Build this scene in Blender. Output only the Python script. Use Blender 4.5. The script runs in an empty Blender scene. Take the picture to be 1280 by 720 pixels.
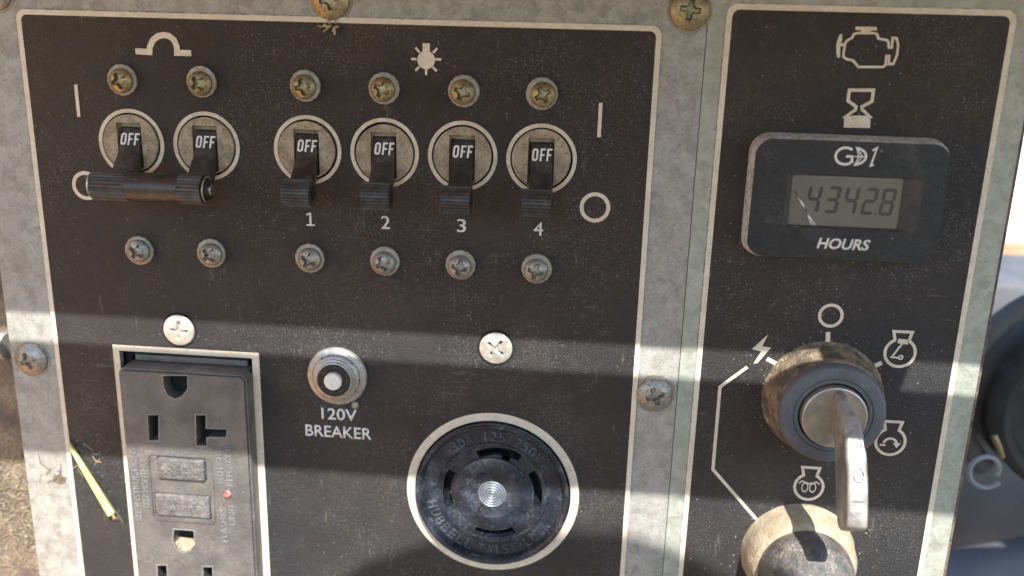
import bpy, bmesh, math, random
from mathutils import Vector, Matrix
# outlines of printed marks and small features, in panel units (u right, v up)
SH = {'O_k': [(69.19, -72.67)],
 'O_l': [(-148.61, -44.67)],
 'O_r': [(1.14, -44.63)],
 'arc': [(-129.99, -5.78), (-125.86, -5.89), (-125.66, -4.5), (-124.57, -2.59), (-123.09, -1.55), (-121.5, -1.15), (-119.82, -1.39), (-118.43, -2.43), (-117.79, -4.21), (-117.84, -5.88),
         (-113.72, -5.84)],
 'bar_l': [(-148.68, -15.54), (-148.7, -24.65)],
 'bar_r': [(1.24, -15.77), (1.22, -25.0)],
 'bolt': [(52.51, -79.12), (48.29, -83.96), (51.04, -84.47), (49.15, -88.34), (50.27, -88.13), (53.68, -83.16), (51.14, -82.91)],
 'd1': [(-81.06, -51.7)],
 'd2': [(-58.81, -51.63)],
 'd3': [(-36.64, -51.56)],
 'd4': [(-14.57, -51.47)],
 'dg0': [(57.77, -35.65), (61.53, -35.49), (61.55, -42.89), (57.76, -43.06)],
 'dg1': [(62.78, -35.44), (66.32, -35.29), (66.37, -42.68), (62.81, -42.84)],
 'dg2': [(67.35, -35.25), (71.09, -35.09), (71.18, -42.46), (67.42, -42.63)],
 'dg3': [(72.12, -35.05), (75.84, -34.89), (75.97, -42.25), (72.22, -42.42)],
 'dg4': [(76.66, -34.86), (80.16, -34.71), (80.33, -42.06), (76.8, -42.21)],
 'engine_body': [(64.04, 1.78), (64.64, 2.47), (65.59, 3.03), (65.94, 3.98), (66.78, 4.27), (71.16, 4.38), (71.88, 4.0), (72.28, 3.01), (74.41, 2.73), (74.95, 2.21), (75.2, 0.87), (75.94, 0.89),
                 (75.88, 3.3), (76.83, 3.26), (77.46, 1.61), (77.53, -0.88), (76.91, -3.26), (75.76, -3.29), (75.56, -1.27), (74.88, -1.29), (74.98, -3.52), (74.44, -4.08), (68.07, -4.27),
                 (67.43, -3.54), (66.43, -2.61), (64.9, -2.39), (63.93, -1.74), (63.96, 0.77)],
 'engine_cap': [(66.11, 5.85), (71.49, 5.92), (71.61, 5.06), (70.13, 5.02), (70.18, 4.62), (67.63, 4.56), (67.57, 5.02), (66.21, 5.05)],
 'engine_fan': [(61.78, 1.38), (62.15, 3.41), (62.88, 4.1), (63.16, 2.3), (62.84, 1.61), (63.79, 1.64), (63.75, 0.83), (62.87, 0.81), (63.14, -1.96), (62.47, -2.12), (62.06, -0.97)],
 'gh1': [(-126.96, -100.84), (-118.87, -100.33), (-119.19, -104.77), (-121.16, -107.51), (-123.51, -108.45), (-125.96, -107.3), (-127.02, -104.75)],
 'gh2': [(-127.45, -153.22), (-120.57, -153.22), (-120.65, -158.12), (-122.71, -160.9), (-124.9, -161.67), (-126.96, -160.68), (-128.06, -157.58)],
 'hourglass': [(66.56, -10.28), (72.71, -10.09), (72.75, -12.99), (70.32, -14.46), (70.57, -15.29), (72.73, -17.03), (66.39, -17.25), (68.78, -15.35), (68.81, -14.51), (66.56, -13.06)],
 'hourglass_base': [(66.11, -17.26), (72.94, -17.1), (73.11, -19.97), (66.25, -20.07)],
 'hours': [(68.8, -50.86)],
 'ic1': [(89.57, -82.6)],
 'ic2': [(90.64, -110.04)],
 'ic3': [(69.15, -126.31)],
 'key': [(-90.15, 15.5), (-91.96, 20), (-94.09, 24), (-97.31, 27), (-106.38, 34), (-115.56, 38), (-118.61, 37.5), (-121.96, 32), (-119.13, 28), (-111.81, 24), (-104.27, 20), (-99.11, 15.5)],
 'keyu': [72.07, 72.08, 72.15, 72.43, 68.84],
 'lcd': [(53.69, -32.81), (82.36, -32.5), (82.65, -46.57), (54.52, -46.32)],
 'led': [(-108.96, -139.6)],
 'logo': [(63.83, -27.15), (68.14, -26.98), (74.47, -26.74)],
 'mwin': [(51.97, -32.31), (87.49, -31.93), (87.4, -47.02), (52.04, -46.9)],
 'ray0': [(-51.16, -5.64), (-49.68, -5.67)],
 'ray1': [(-44.42, -5.52), (-42.79, -5.54)],
 'ray2': [(-49.97, -2.57), (-48.78, -3.87)],
 'ray3': [(-43.92, -2.54), (-45.09, -3.91)],
 'ray4': [(-49.98, -8.74), (-48.94, -7.64)],
 'ray5': [(-44.04, -8.7), (-45.15, -7.6)],
 'ray6': [(-47.0, -8.01), (-47.0, -9.86)],
 'reset': [(-132.54, -140.87), (-114.74, -140.6), (-114.73, -148.48), (-132.64, -148.5)],
 'route': [(47.56, -89.48), (40.31, -96.13), (40.53, -122.69), (54.88, -138.27)],
 'sT': [(-117.5, -113.07), (-113.93, -112.83), (-114.24, -117.36), (-107.62, -117.17), (-107.8, -120.12), (-114.19, -120.57), (-114.39, -123.55), (-117.98, -123.54)],
 'sl1': [(-132.9, -114.11), (-129.03, -113.85), (-129.76, -122.75), (-133.14, -122.99)],
 'sl2': [(-134.15, -166.85), (-130.63, -166.55), (-130.88, -176.66), (-134.44, -176.98)],
 'sl3': [(-118.81, -166.11), (-115.32, -165.8), (-115.39, -175.26), (-118.91, -175.57)],
 'socketslots': [(-34.58, -123.37), (-20.23, -122.33), (-23.29, -128.5), (-20.03, -129.89), (-16.05, -130.13), (-11.7, -141.35), (-41.75, -133.73), (-38.63, -143.5), (-38.61, -146.32),
                 (-29.62, -151.25), (-14.7, -141.59), (-26.82, -138.38), (-22.81, -138.07)],
 'straw': [(-162.75, -128.3), (-150.35, -152.17)],
 'sunc': [(-47.01, -5.8), (-44.57, -5.73)],
 'sunstem': [(-47.97, -1.39), (-45.98, -1.33), (-45.98, -4.01), (-47.97, -4.06)],
 'surr': [(-133.31, -128.18), (-113.9, -127.86), (-113.71, -148.96), (-133.49, -149.14)],
 't120': [(-74.03, -112.58)],
 'tbrk': [(-74.43, -118.51)],
 'test': [(-130.46, -128.25), (-115.47, -128.24), (-115.93, -135.14), (-130.76, -135.15)],
 'tick0': [(69.0, -77.57), (69.38, -81.83)],
 'tick1': [(52.83, -86.61), (56.95, -88.68)],
 'tick2': [(81.29, -88.39), (84.97, -85.8)],
 'straw_shadow': [(-161.85, -131.8), (-147.16, -155.99)],
 'txtl1': [(-141.19, -143.23)],
 'txtl2': [(-137.31, -138.15)],
 'txtr1': [(-111.08, -127.92)],
 'txtr2': [(-107.56, -129.02)],
 'txtr3': [(-111.52, -151.62)]}
S = 0.00085          # metres per panel unit
Z0 = 1.2             # height of the panel origin above the ground
FU = 31.4466         # lens in mm on a 36 mm sensor
C = bpy.context.scene.collection
RAD = math.radians
def P3(u, v, w=0): return Vector((u*S, -w*S, v*S))

# ------------------------------------------------------------------ camera
M = [[0.9952358, 0.0269105, -0.0937103], [-0.0508278, 0.9634157, -0.2631478], [0.0832005, 0.2666571, 0.9601935]]
cam = bpy.data.cameras.new('camera'); camo = bpy.data.objects.new('camera', cam); C.objects.link(camo)
ax = [Vector((r[0], -r[2], r[1])) for r in M]
mw = Matrix(((ax[0].x, ax[1].x, ax[2].x, 0), (ax[0].y, ax[1].y, ax[2].y, 0), (ax[0].z, ax[1].z, ax[2].z, 0), (0, 0, 0, 1)))
mw.translation = P3(0, 0, 250) + Vector((0, 0, Z0))
camo.matrix_world = mw
cam.sensor_width = 36; cam.lens = FU; cam.clip_start = 0.005; cam.clip_end = 2000
cam.dof.use_dof = True; cam.dof.focus_distance = 0.217; cam.dof.aperture_fstop = 9
bpy.context.scene.camera = camo

# ------------------------------------------------------------------ light
SUND = Vector((.25, -1.0, 1.25)).normalized()      # towards the sun
world = bpy.data.worlds.new('World'); bpy.context.scene.world = world; world.use_nodes = True
nt = world.node_tree; nt.nodes.clear()
sky = nt.nodes.new('ShaderNodeTexSky'); sky.sky_type = 'NISHITA'; sky.sun_disc = False
sky.sun_elevation = math.asin(SUND.z); sky.sun_rotation = math.atan2(SUND.x, SUND.y)
sky.air_density = 1.2; sky.dust_density = .4
bg = nt.nodes.new('ShaderNodeBackground'); bg.inputs[1].default_value = 0.15
out = nt.nodes.new('ShaderNodeOutputWorld')
nt.links.new(sky.outputs[0], bg.inputs[0]); nt.links.new(bg.outputs[0], out.inputs[0])
sl = bpy.data.lights.new('sun', 'SUN'); sl.energy = 5.0; sl.angle = RAD(0.5); sl.color = (1, .97, .92)
so = bpy.data.objects.new('sun', sl); C.objects.link(so); so.rotation_euler = SUND.to_track_quat('Z', 'Y').to_euler()
so.location = (0, -1, 3)
sc = bpy.context.scene
sc.view_settings.view_transform = 'Standard'; sc.view_settings.look = 'None'
sc.view_settings.exposure = 0.92; sc.view_settings.gamma = 1; sc.view_settings.use_curve_mapping = False
sc.render.engine = 'CYCLES'

# ------------------------------------------------------------------ materials
MATS = {}
def mat(name, c1, c2=None, nscale=.15, lo=.35, hi=.65, rough=.5, rough2=None, metal=0., bump=0., bscale=2., dust=0., dustc=(.34,.29,.23),
        dscale=.12, dlo=.5, dhi=.75, speck=0., sscale=.55, fine=0., fscale=1.2, fcol=(.1,.08,.06), coat=0., spec=.5, blotch=None, coarse=1.5, sparkle_grain=0., spangle=0., scratch=0., edge=0., edgec=(.5,.42,.33)):
    if name in MATS: return MATS[name]
    m = bpy.data.materials.new(name); m.use_nodes = True; N = m.node_tree.nodes; L = m.node_tree.links
    b = N['Principled BSDF']
    tc = N.new('ShaderNodeTexCoord'); oi = N.new('ShaderNodeObjectInfo')
    mp = N.new('ShaderNodeVectorMath'); mp.operation = 'MULTIPLY_ADD'
    mp.inputs[1].default_value = (1/S, 1/S, 1/S)
    rr = N.new('ShaderNodeMath'); rr.operation = 'MULTIPLY'; rr.inputs[1].default_value = 400
    L.new(oi.outputs['Random'], rr.inputs[0]); L.new(tc.outputs['Object'], mp.inputs[0]); L.new(rr.outputs[0], mp.inputs[2])
    vec = mp.outputs[0]
    def noise(sc_, det=4, off=0., ro=.55, stretch=None):
        v = vec
        if off or stretch:
            a = N.new('ShaderNodeMapping'); a.inputs['Location'].default_value = (off, off*1.7, off*.3)
            if stretch: a.inputs['Scale'].default_value = stretch[:3]; a.inputs['Rotation'].default_value = (0, stretch[3], 0)
            L.new(v, a.inputs[0]); v = a.outputs[0]
        n = N.new('ShaderNodeTexNoise'); n.inputs['Scale'].default_value = sc_; n.inputs['Detail'].default_value = det
        n.inputs['Roughness'].default_value = ro; L.new(v, n.inputs[0]); return n.outputs[0]
    def ramp(x, a, c_):
        r = N.new('ShaderNodeMapRange'); r.inputs[1].default_value = a; r.inputs[2].default_value = c_; r.interpolation_type = 'SMOOTHSTEP'
        L.new(x, r.inputs[0]); return r.outputs[0]
    def mul(x, k):
        r = N.new('ShaderNodeMath'); r.operation = 'MULTIPLY'; L.new(x, r.inputs[0])
        if isinstance(k, float) or isinstance(k, int): r.inputs[1].default_value = k
        else: L.new(k, r.inputs[1])
        return r.outputs[0]
    def mix(f, A, B):
        r = N.new('ShaderNodeMix'); r.data_type = 'RGBA'; L.new(f, r.inputs[0])
        for s_, x in ((6, A), (7, B)):
            if isinstance(x, tuple): r.inputs[s_].default_value = (*x, 1)
            else: L.new(x, r.inputs[s_])
        return r.outputs[2]
    col = mix(ramp(noise(nscale), lo, hi), c1, c2 or c1)
    if blotch: col = mix(mul(ramp(noise(blotch[1], 5, 31.), blotch[2], blotch[2]+.12), blotch[3]), col, blotch[0])
    if fine: col = mix(mul(ramp(noise(fscale, 2, 7.), .52, .66), fine), col, fcol)
    dm = None
    if dust:
        dm = mul(mul(ramp(noise(dscale, 6, 13., .65), dlo, dhi), ramp(noise(1.1, 5, 3., .7), .35, .7)), dust)
        col = mix(dm, col, dustc)
    if speck:
        vz = N.new('ShaderNodeTexVoronoi'); vz.inputs['Scale'].default_value = sscale; L.new(vec, vz.inputs[0])
        vd = N.new('ShaderNodeMapRange'); vd.inputs[1].default_value = .13; vd.inputs[2].default_value = .05; L.new(vz.outputs['Distance'], vd.inputs[0])
        sep = N.new('ShaderNodeSeparateColor'); L.new(vz.outputs['Color'], sep.inputs[0])
        pick = N.new('ShaderNodeMath'); pick.operation = 'GREATER_THAN'; pick.inputs[1].default_value = .72; L.new(sep.outputs[0], pick.inputs[0])
        col = mix(mul(mul(mul(vd.outputs[0], pick.outputs[0]), sep.outputs[1]), speck), col, (.62,.56,.48))
        wf = noise(3.1, 2, 17.); col = mix(mul(ramp(wf, .74, .8), speck), col, (.5,.46,.4))
    if spangle:
        vs = N.new('ShaderNodeTexVoronoi'); vs.inputs['Scale'].default_value = .32; L.new(vec, vs.inputs[0])
        ss = N.new('ShaderNodeSeparateColor'); L.new(vs.outputs['Color'], ss.inputs[0])
        col = mix(mul(ss.outputs[0], spangle), col, tuple(x*1.35 for x in c2))
        col = mix(mul(ramp(noise(.9, 6, 77., .75), .57, .66), .55), col, tuple(x*.55 for x in c1))
    if sparkle_grain:
        gn = mul(ramp(noise(2.3, 2, 61., .6), .55, .70), ramp(noise(.04, 5, 67., .65), .36, .68))
        col = mix(mul(gn, sparkle_grain), col, (.30,.29,.27))  # pale flecks in the colour stand in for sunlit sparkle
    if scratch:
        s1 = mul(mul(ramp(noise(.55, 3, 41., .5, (1, 1, .16, .9)), .655, .69), ramp(noise(.09, 3, 51.), .5, .62)), scratch)
        col = mix(s1, col, (.4,.36,.3))
        s2 = mul(mul(ramp(noise(.6, 3, 71., .5, (.15, 1, 1, -.35)), .66, .69), ramp(noise(.07, 3, 91.), .52, .62)), scratch)
        col = mix(s2, col, (.4,.36,.3))
    if edge:
        ge = N.new('ShaderNodeNewGeometry'); pt = ramp(ge.outputs['Pointiness'], .52, .6)
        col = mix(mul(mul(pt, ramp(noise(.5, 4, 5.), .35, .6)), edge), col, edgec)
    L.new(col, b.inputs['Base Color'])
    b.inputs['Metallic'].default_value = metal
    b.inputs['Specular IOR Level'].default_value = spec
    rg = N.new('ShaderNodeMapRange'); rg.inputs[3].default_value = rough; rg.inputs[4].default_value = rough2 if rough2 is not None else min(1, rough+.15)
    L.new(noise(.35, 5, 23.), rg.inputs[0]); rg.inputs[1].default_value = .3; rg.inputs[2].default_value = .7
    L.new(rg.outputs[0], b.inputs['Roughness'])
    if coat: b.inputs['Coat Weight'].default_value = coat; b.inputs['Coat Roughness'].default_value = .12
    if bump:
        bp_ = N.new('ShaderNodeBump'); bp_.inputs['Strength'].default_value = 1.; bp_.inputs['Distance'].default_value = bump*S
        h = N.new('ShaderNodeMath'); h.operation = 'ADD'
        L.new(noise(bscale, 2, 1.), h.inputs[0]); L.new(mul(noise(bscale*.22, 4, 9.), coarse), h.inputs[1])
        L.new(h.outputs[0], bp_.inputs['Height']); L.new(bp_.outputs[0], b.inputs['Normal'])
    MATS[name] = m
    return m

m_overlay = mat('black_textured_overlay', (.017,.017,.019), (.024,.024,.027), .03, sparkle_grain=.75, rough=.5, rough2=.64, spec=1., bump=1.25, bscale=4.2, coarse=.25, dust=.35, dustc=(.30,.25,.19), dscale=.035, dlo=.45, dhi=.8, speck=.8, sscale=.42, scratch=.2)
m_galv = mat('galvanised_steel', (.30,.292,.265), (.38,.372,.34), .35, rough=.5, rough2=.65, metal=.12, bump=.10, bscale=1.3, fine=.55, fscale=1.3, fcol=(.19,.165,.13), dust=.35, dustc=(.42,.33,.23), dscale=.05, blotch=((.235,.22,.185), .18, .5, .5), spangle=.4)
m_galv2 = mat('galvanised_steel_greenish', (.315,.325,.28), (.39,.405,.35), .35, rough=.5, rough2=.65, metal=.12, bump=.10, bscale=1.3, fine=.5, fscale=.8, fcol=(.27,.27,.19), dust=.3, dustc=(.42,.33,.23), dscale=.05, blotch=((.24,.265,.205), .2, .5, .4), spangle=.4)
m_white = mat('cream_print', (.76,.68,.55), (.68,.60,.46), .3, rough=.5, dust=.5, dustc=(.5,.38,.24), dscale=.08, fine=.25, fscale=1.5, fcol=(.35,.25,.15))
m_ring = mat('cream_ring_print', (.72,.64,.51), (.62,.52,.38), .25, rough=.5, dust=.8, dustc=(.36,.26,.16), dscale=.15, fine=.35, fscale=1.5, fcol=(.25,.17,.1))
m_letter = mat('white_lettering', (.8,.79,.76), (.7,.68,.64), .8, rough=.5, fine=.25, fscale=2.5, fcol=(.3,.28,.25))
m_face = mat('breaker_face_bakelite', (.25,.20,.14), (.42,.34,.23), .28, rough=.6, bump=.25, bscale=1.2, dust=.8, dustc=(.42,.34,.24), dscale=.25, dlo=.42, dhi=.7, fine=.5, fscale=1.6, fcol=(.05,.04,.03))
m_tog = mat('black_toggle_plastic', (.022,.021,.021), (.040,.037,.034), .3, rough=.3, rough2=.6, bump=.12, bscale=2, dust=.55, dustc=(.24,.21,.17), dscale=.2, dlo=.42, dhi=.75, speck=.4, sscale=1.2)
m_zinc = mat('yellowed_zinc', (.46,.38,.20), (.34,.33,.22), .35, rough=.3, rough2=.55, metal=.8, bump=.15, bscale=1.5, dust=.8, dustc=(.23,.19,.13), dscale=.4, dlo=.4, dhi=.65, blotch=((.52,.33,.15), .25, .5, .35), fine=.6, fcol=(.10,.10,.06))
m_zincgrey = mat('dull_grey_zinc', (.44,.41,.35), (.36,.36,.34), .35, rough=.32, rough2=.55, metal=.75, bump=.15, bscale=1.5, dust=.8, dustc=(.22,.19,.15), dscale=.4, dlo=.42, dhi=.68, blotch=((.52,.36,.2), .25, .55, .5), fine=.5, fcol=(.10,.10,.08))
m_washer = mat('dusty_washer', (.30,.28,.23), (.40,.38,.33), .5, rough=.5, metal=.5, bump=.2, dust=.8, dustc=(.28,.23,.16), dscale=.3, dlo=.4, dhi=.7)
m_silver = mat('bright_screw_metal', (.80,.78,.72), (.66,.62,.54), .5, rough=.25, rough2=.5, metal=.7, bump=.12, dust=.6, dustc=(.4,.3,.2), dscale=.5)
m_nut = mat('nickel_nut', (.50,.485,.45), (.38,.365,.33), .5, rough=.3, rough2=.5, metal=.6, bump=.08, dust=.5, dustc=(.36,.3,.22), dscale=.4)
m_blackmetal = mat('black_collar', (.014,.014,.015), None, rough=.4, dust=.5, dustc=(.3,.27,.22), dscale=.6, speck=.5, sscale=1.5)
m_button = mat('white_button_plastic', (.86,.82,.74), (.78,.73,.64), .8, rough=.45, dust=.4, dscale=.6)
m_outlet = mat('dusty_outlet_plastic', (.10,.094,.088), (.145,.135,.125), .12, rough=.42, rough2=.62, bump=.2, bscale=1.4, dust=.7, dustc=(.30,.27,.24), dscale=.09, dlo=.4, dhi=.75, speck=.9, sscale=.6)
m_outletbtn = mat('scuffed_button_plastic', (.10,.095,.09), (.17,.16,.15), .4, rough=.5, bump=.5, bscale=1.3, dust=.5, dustc=(.45,.41,.36), dscale=.4, dlo=.4, dhi=.7)
m_lip = mat('worn_slot_lip', (.19,.18,.17), (.26,.25,.235), .6, rough=.6)
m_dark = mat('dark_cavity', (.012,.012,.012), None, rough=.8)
m_palefill = mat('pale_fill', (.52,.46,.33), (.35,.29,.2), .6, rough=.9, bump=.6, bscale=1.2)
m_led = mat('red_lens', (.22,.03,.035), (.45,.22,.2), 1.2, rough=.25, dust=.4, dscale=.6, coat=.5)
m_socket = mat('dark_blue_black_socket', (.010,.012,.019), (.020,.025,.038), .2, rough=.10, rough2=.34, bump=.10, bscale=1.5, dust=.45, dustc=(.30,.33,.36), dscale=.15, dlo=.42, dhi=.75, speck=.5, sscale=.8, coat=.25)
m_soclet = mat('worn_socket_lettering', (.04,.047,.062), (.11,.12,.145), .4, rough=.35)
m_meter = mat('meter_bezel_plastic', (.016,.017,.019), (.022,.022,.023), .2, rough=.42, bump=.16, bscale=1.8, dust=.3, dustc=(.34,.32,.28), dscale=.08, speck=.8, sscale=.35)
m_meteredge = mat('dust_caked_bezel_edge', (.36,.36,.34), (.62,.62,.59), .7, rough=.7, bump=.5, bscale=1.6)
m_recess = mat('meter_recess', (.04,.037,.034), (.06,.055,.05), .3, rough=.5, dust=.5, dscale=.2)
m_lcd = mat('grey_lcd', (.33,.305,.25), (.38,.355,.30), .06, rough=.35, bump=0)
m_seg = mat('lcd_segment', (.085,.08,.07), None, rough=.4)
m_boss = mat('grey_rubber_bezel', (.095,.10,.112), (.12,.125,.14), .15, rough=.5, bump=.1, bscale=1.5, dust=.25, dustc=(.45,.38,.28), dscale=.3)
m_bossdirty = mat('dust_caked_bezel_side', (.10,.085,.065), (.34,.26,.16), .25, lo=.35, hi=.7, rough=.8, bump=.6, bscale=1.2, speck=.6, sscale=1.1, fine=.4, fscale=1.5, fcol=(.05,.045,.04))
m_lock = mat('lock_cylinder_metal', (.55,.50,.40), (.42,.41,.36), .3, rough=.28, rough2=.45, metal=.8, bump=.08, dust=.5, dustc=(.3,.23,.15), dscale=.25)
m_key = mat('worn_key_metal', (.46,.43,.39), (.30,.28,.255), .22, rough=.28, rough2=.5, metal=.45, bump=.16, bscale=.9, scratch=.4, blotch=((.17,.15,.13), .3, .55, .6), dust=.5, dustc=(.38,.33,.27), dscale=.2)
m_knobside = mat('sun_bleached_beige_rubber', (.44,.38,.28), (.36,.29,.19), .3, rough=.7, bump=.3, bscale=1.2, dust=.6, dustc=(.27,.21,.13), dscale=.3, fine=.3, fcol=(.3,.2,.1), speck=.6, sscale=1.)
m_knob = mat('dusty_dark_rubber_cap', (.06,.057,.053), (.12,.11,.10), .25, rough=.5, bump=.3, bscale=1.5, dust=.9, dustc=(.36,.32,.27), dscale=.18, dlo=.38, dhi=.7, speck=.5, sscale=1.)
m_stamp = mat('dark_stamp_groove', (.10,.09,.08), None, rough=.6)
m_tip = mat('worn_ribbed_plastic', (.035,.033,.032), (.07,.064,.058), .4, rough=.32, dust=.5, dustc=(.26,.23,.19), dscale=.3)
m_grime = mat('brown_grime', (.16,.11,.06), (.30,.24,.16), .3, rough=.9)
m_straw = mat('pale_green_straw', (.60,.62,.20), (.70,.64,.38), .08, rough=.6)
m_straw2 = mat('dry_grass', (.50,.40,.22), (.36,.27,.14), .3, rough=.8)
m_straw3 = mat('faded_grass', (.34,.28,.19), (.24,.19,.12), .3, rough=.9)
m_shadow_fibre = mat('straw_shadow_and_dark_fibre', (.06,.05,.035), (.12,.10,.07), .3, rough=.8)
m_flange = mat('dirty_bracket', (.14,.11,.09), (.22,.17,.12), .1, rough=.85, bump=.6, bscale=.9, dust=.9, dustc=(.42,.34,.22), dscale=.1, dlo=.4, dhi=.65, speck=.5, sscale=.4)
m_rust = mat('rusty_edge', (.11,.075,.07), (.22,.15,.11), .4, rough=.8, metal=.1, bump=.5, bscale=1., speck=.5, sscale=.7)
m_encl = mat('enclosure_paint', (.09,.09,.095), (.06,.06,.065), .05, rough=.5, dust=.4)
m_tie = mat('worn_tie_sleeve', (.022,.022,.024), (.06,.045,.032), .15, rough=.25, rough2=.4, dust=.4, dustc=(.25,.18,.12), dscale=.2, scratch=.4)
m_pin = mat('steel_pin', (.62,.58,.52), (.4,.33,.25), .6, rough=.25, metal=.9)
m_housing = mat('black_rubber_housing', (.03,.028,.026), (.045,.042,.04), .05, rough=.5, dust=.5, dustc=(.2,.2,.2), dscale=.05, spec=.25)
m_hose = mat('blue_grey_hose', (.10,.10,.105), (.13,.13,.135), .05, rough=.65, spec=.2)
m_greypart = mat('grey_engine_shroud', (.10,.105,.115), (.15,.155,.165), .03, rough=.5, dust=.4)
m_bounce = mat('orange_tan_bounce_paint', (.62,.33,.14), (.56,.29,.12), .01, rough=.6)
m_hood = mat('tan_painted_hood', (.56,.36,.16), (.50,.31,.13), .01, rough=.6)
m_wire = mat('light_grey_wire', (.27,.28,.30), None, rough=.4)
m_brass = mat('brass_clip', (.3,.25,.15), None, rough=.35, metal=.8)

# ------------------------------------------------------------------ mesh building
class MB:
    def __init__(s): s.v = []; s.f = []
    def poly_prism(s, pts, w0, w1, cap0=True):
        n = len(pts); a = len(s.v)
        area = sum(pts[i][0]*pts[(i+1)%n][1]-pts[(i+1)%n][0]*pts[i][1] for i in range(n))
        if area < 0: pts = pts[::-1]
        s.v += [(x, y, w0) for x, y in pts] + [(x, y, w1) for x, y in pts]
        s.f.append(tuple(range(a+n, a+2*n)))
        if cap0: s.f.append(tuple(range(a+n-1, a-1, -1)))
        for i in range(n): j = (i+1) % n; s.f.append((a+i, a+j, a+n+j, a+n+i))
        return s
    def strip(s, L, R, w0, w1, closed=False):
        n = len(L); a = len(s.v)
        for (x, y) in L: s.v += [(x, y, w0), (x, y, w1)]
        b = len(s.v)
        for (x, y) in R: s.v += [(x, y, w0), (x, y, w1)]
        for i in range(n if closed else n-1):
            j = (i+1) % n
            s.f += [(b+2*i+1, b+2*j+1, a+2*j+1, a+2*i+1), (a+2*i, a+2*i+1, a+2*j+1, a+2*j), (b+2*i, b+2*j, b+2*j+1, b+2*i+1)]
        if not closed:
            for i in (0, n-1): s.f.append((a+2*i, a+2*i+1, b+2*i+1, b+2*i))
        return s
    def stroke(s, pts, width, w0, w1, closed=False):
        n = len(pts); Ls = []; Rs = []
        for i in range(n):
            p = Vector(pts[i]); q0 = Vector(pts[(i-1) % n]) if (closed or i > 0) else None; q1 = Vector(pts[(i+1) % n]) if (closed or i < n-1) else None
            d0 = (p-q0).normalized() if q0 is not None else None; d1 = (q1-p).normalized() if q1 is not None else None
            if d0 is None: d0 = d1
            if d1 is None: d1 = d0
            n0 = Vector((-d0.y, d0.x)); n1 = Vector((-d1.y, d1.x)); m_ = n0+n1
            if m_.length < .2: m_ = n0
            m_.normalize(); k = (width/2)/max(.45, m_.dot(n0))
            Ls.append(tuple(p+m_*k)); Rs.append(tuple(p-m_*k))
        return s.strip(Ls, Rs, w0, w1, closed)
    def lathe(s, prof, n=48, c=(0, 0), fn=None, cap_in=True):
        a = len(s.v)
        for k, (r, w) in enumerate(prof):
            for i in range(n):
                t = 2*math.pi*i/n; rr = r; ww = w
                x = math.cos(t)*rr; y = math.sin(t)*rr
                if fn: x, y, ww = fn(x, y, w, r, t, k)
                s.v.append((c[0]+x, c[1]+y, ww))
        for k in range(len(prof)-1):
            for i in range(n):
                j = (i+1) % n; p = a+k*n; q = p+n
                s.f.append((p+i, p+j, q+j, q+i))
        if cap_in: s.f.append(tuple(a+(len(prof)-1)*n+i for i in range(n)))
        return s
    def box(s, u0, u1, v0, v1, w0, w1): return s.poly_prism([(u0, v0), (u1, v0), (u1, v1), (u0, v1)], w0, w1)
    def extrude_u(s, prof, u0, u1):           # profile in (v, w), swept along u
        n = len(prof); a = len(s.v)
        s.v += [(u0, y, w) for y, w in prof] + [(u1, y, w) for y, w in prof]
        s.f.append(tuple(range(a+n-1, a-1, -1))); s.f.append(tuple(range(a+n, a+2*n)))
        for i in range(n): j = (i+1) % n; s.f.append((a+i, a+j, a+n+j, a+n+i))
        return s
    def tube(s, path, r, n=10, taper=None):
        a = len(s.v); m_ = len(path); up = None
        for i, p in enumerate(path):
            p = Vector(p); d = (Vector(path[min(i+1, m_-1)])-Vector(path[max(i-1, 0)])).normalized()
            if up is None: up = Vector((0, 0, 1)) if abs(d.z) < .9 else Vector((1, 0, 0))
            x = d.cross(up).normalized(); up = x.cross(d).normalized()
            rr = r*(taper[i] if taper else 1)
            for k in range(n):
                t = 2*math.pi*k/n; s.v.append(tuple(p+x*math.cos(t)*rr+up*math.sin(t)*rr))
        for i in range(m_-1):
            for k in range(n):
                j = (k+1) % n; s.f.append((a+i*n+k, a+i*n+j, a+(i+1)*n+j, a+(i+1)*n+k))
        s.f.append(tuple(a+k for k in range(n))[::-1]); s.f.append(tuple(a+(m_-1)*n+k for k in range(n)))
        return s
    def mesh(s, name, material, smooth=35, bevel=0., seg=2, bang=40):
        me = bpy.data.meshes.new(name)
        me.from_pydata([P3(*p) for p in s.v], [], s.f)
        bm = bmesh.new(); bm.from_mesh(me)
        bmesh.ops.recalc_face_normals(bm, faces=bm.faces)
        if bevel:
            es = [e for e in bm.edges if len(e.link_faces) == 2 and e.calc_face_angle(0) > RAD(bang)]
            bmesh.ops.bevel(bm, geom=es, offset=bevel*S, segments=seg, profile=.5, affect='EDGES', clamp_overlap=True)
        bm.to_mesh(me); bm.free()
        for p in me.polygons: p.use_smooth = True
        me.set_sharp_from_angle(angle=RAD(smooth))
        me.materials.append(material)
        return me
    def build(s, name, material, parent=None, loc=None, **kw):
        return link(name, s.mesh(name, material, **kw), parent, loc)
def link(name, me, parent=None, loc=None):
    o = bpy.data.objects.new(name, me); C.objects.link(o)
    if parent is not None: o.parent = parent
    if loc is not None: o.location = P3(*loc)
    elif parent is None: o.location = (0, 0, Z0)
    return o
def top(o, u, v, w=0): o.location = P3(u, v, w) + Vector((0, 0, Z0))
def thing(name, u, v, w, label, cat, group=None, rot=0):
    o = bpy.data.objects.new(name, None); C.objects.link(o); top(o, u, v, w); o.empty_display_size = .005
    o.rotation_euler = (0, -rot, 0)
    return tag(o, label, cat, group)
def tag(o, label, cat, group=None):
    o['label'] = label; o['category'] = cat
    if group: o['group'] = group
    return o
def struct(o): o['kind'] = 'structure'; return o
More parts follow.
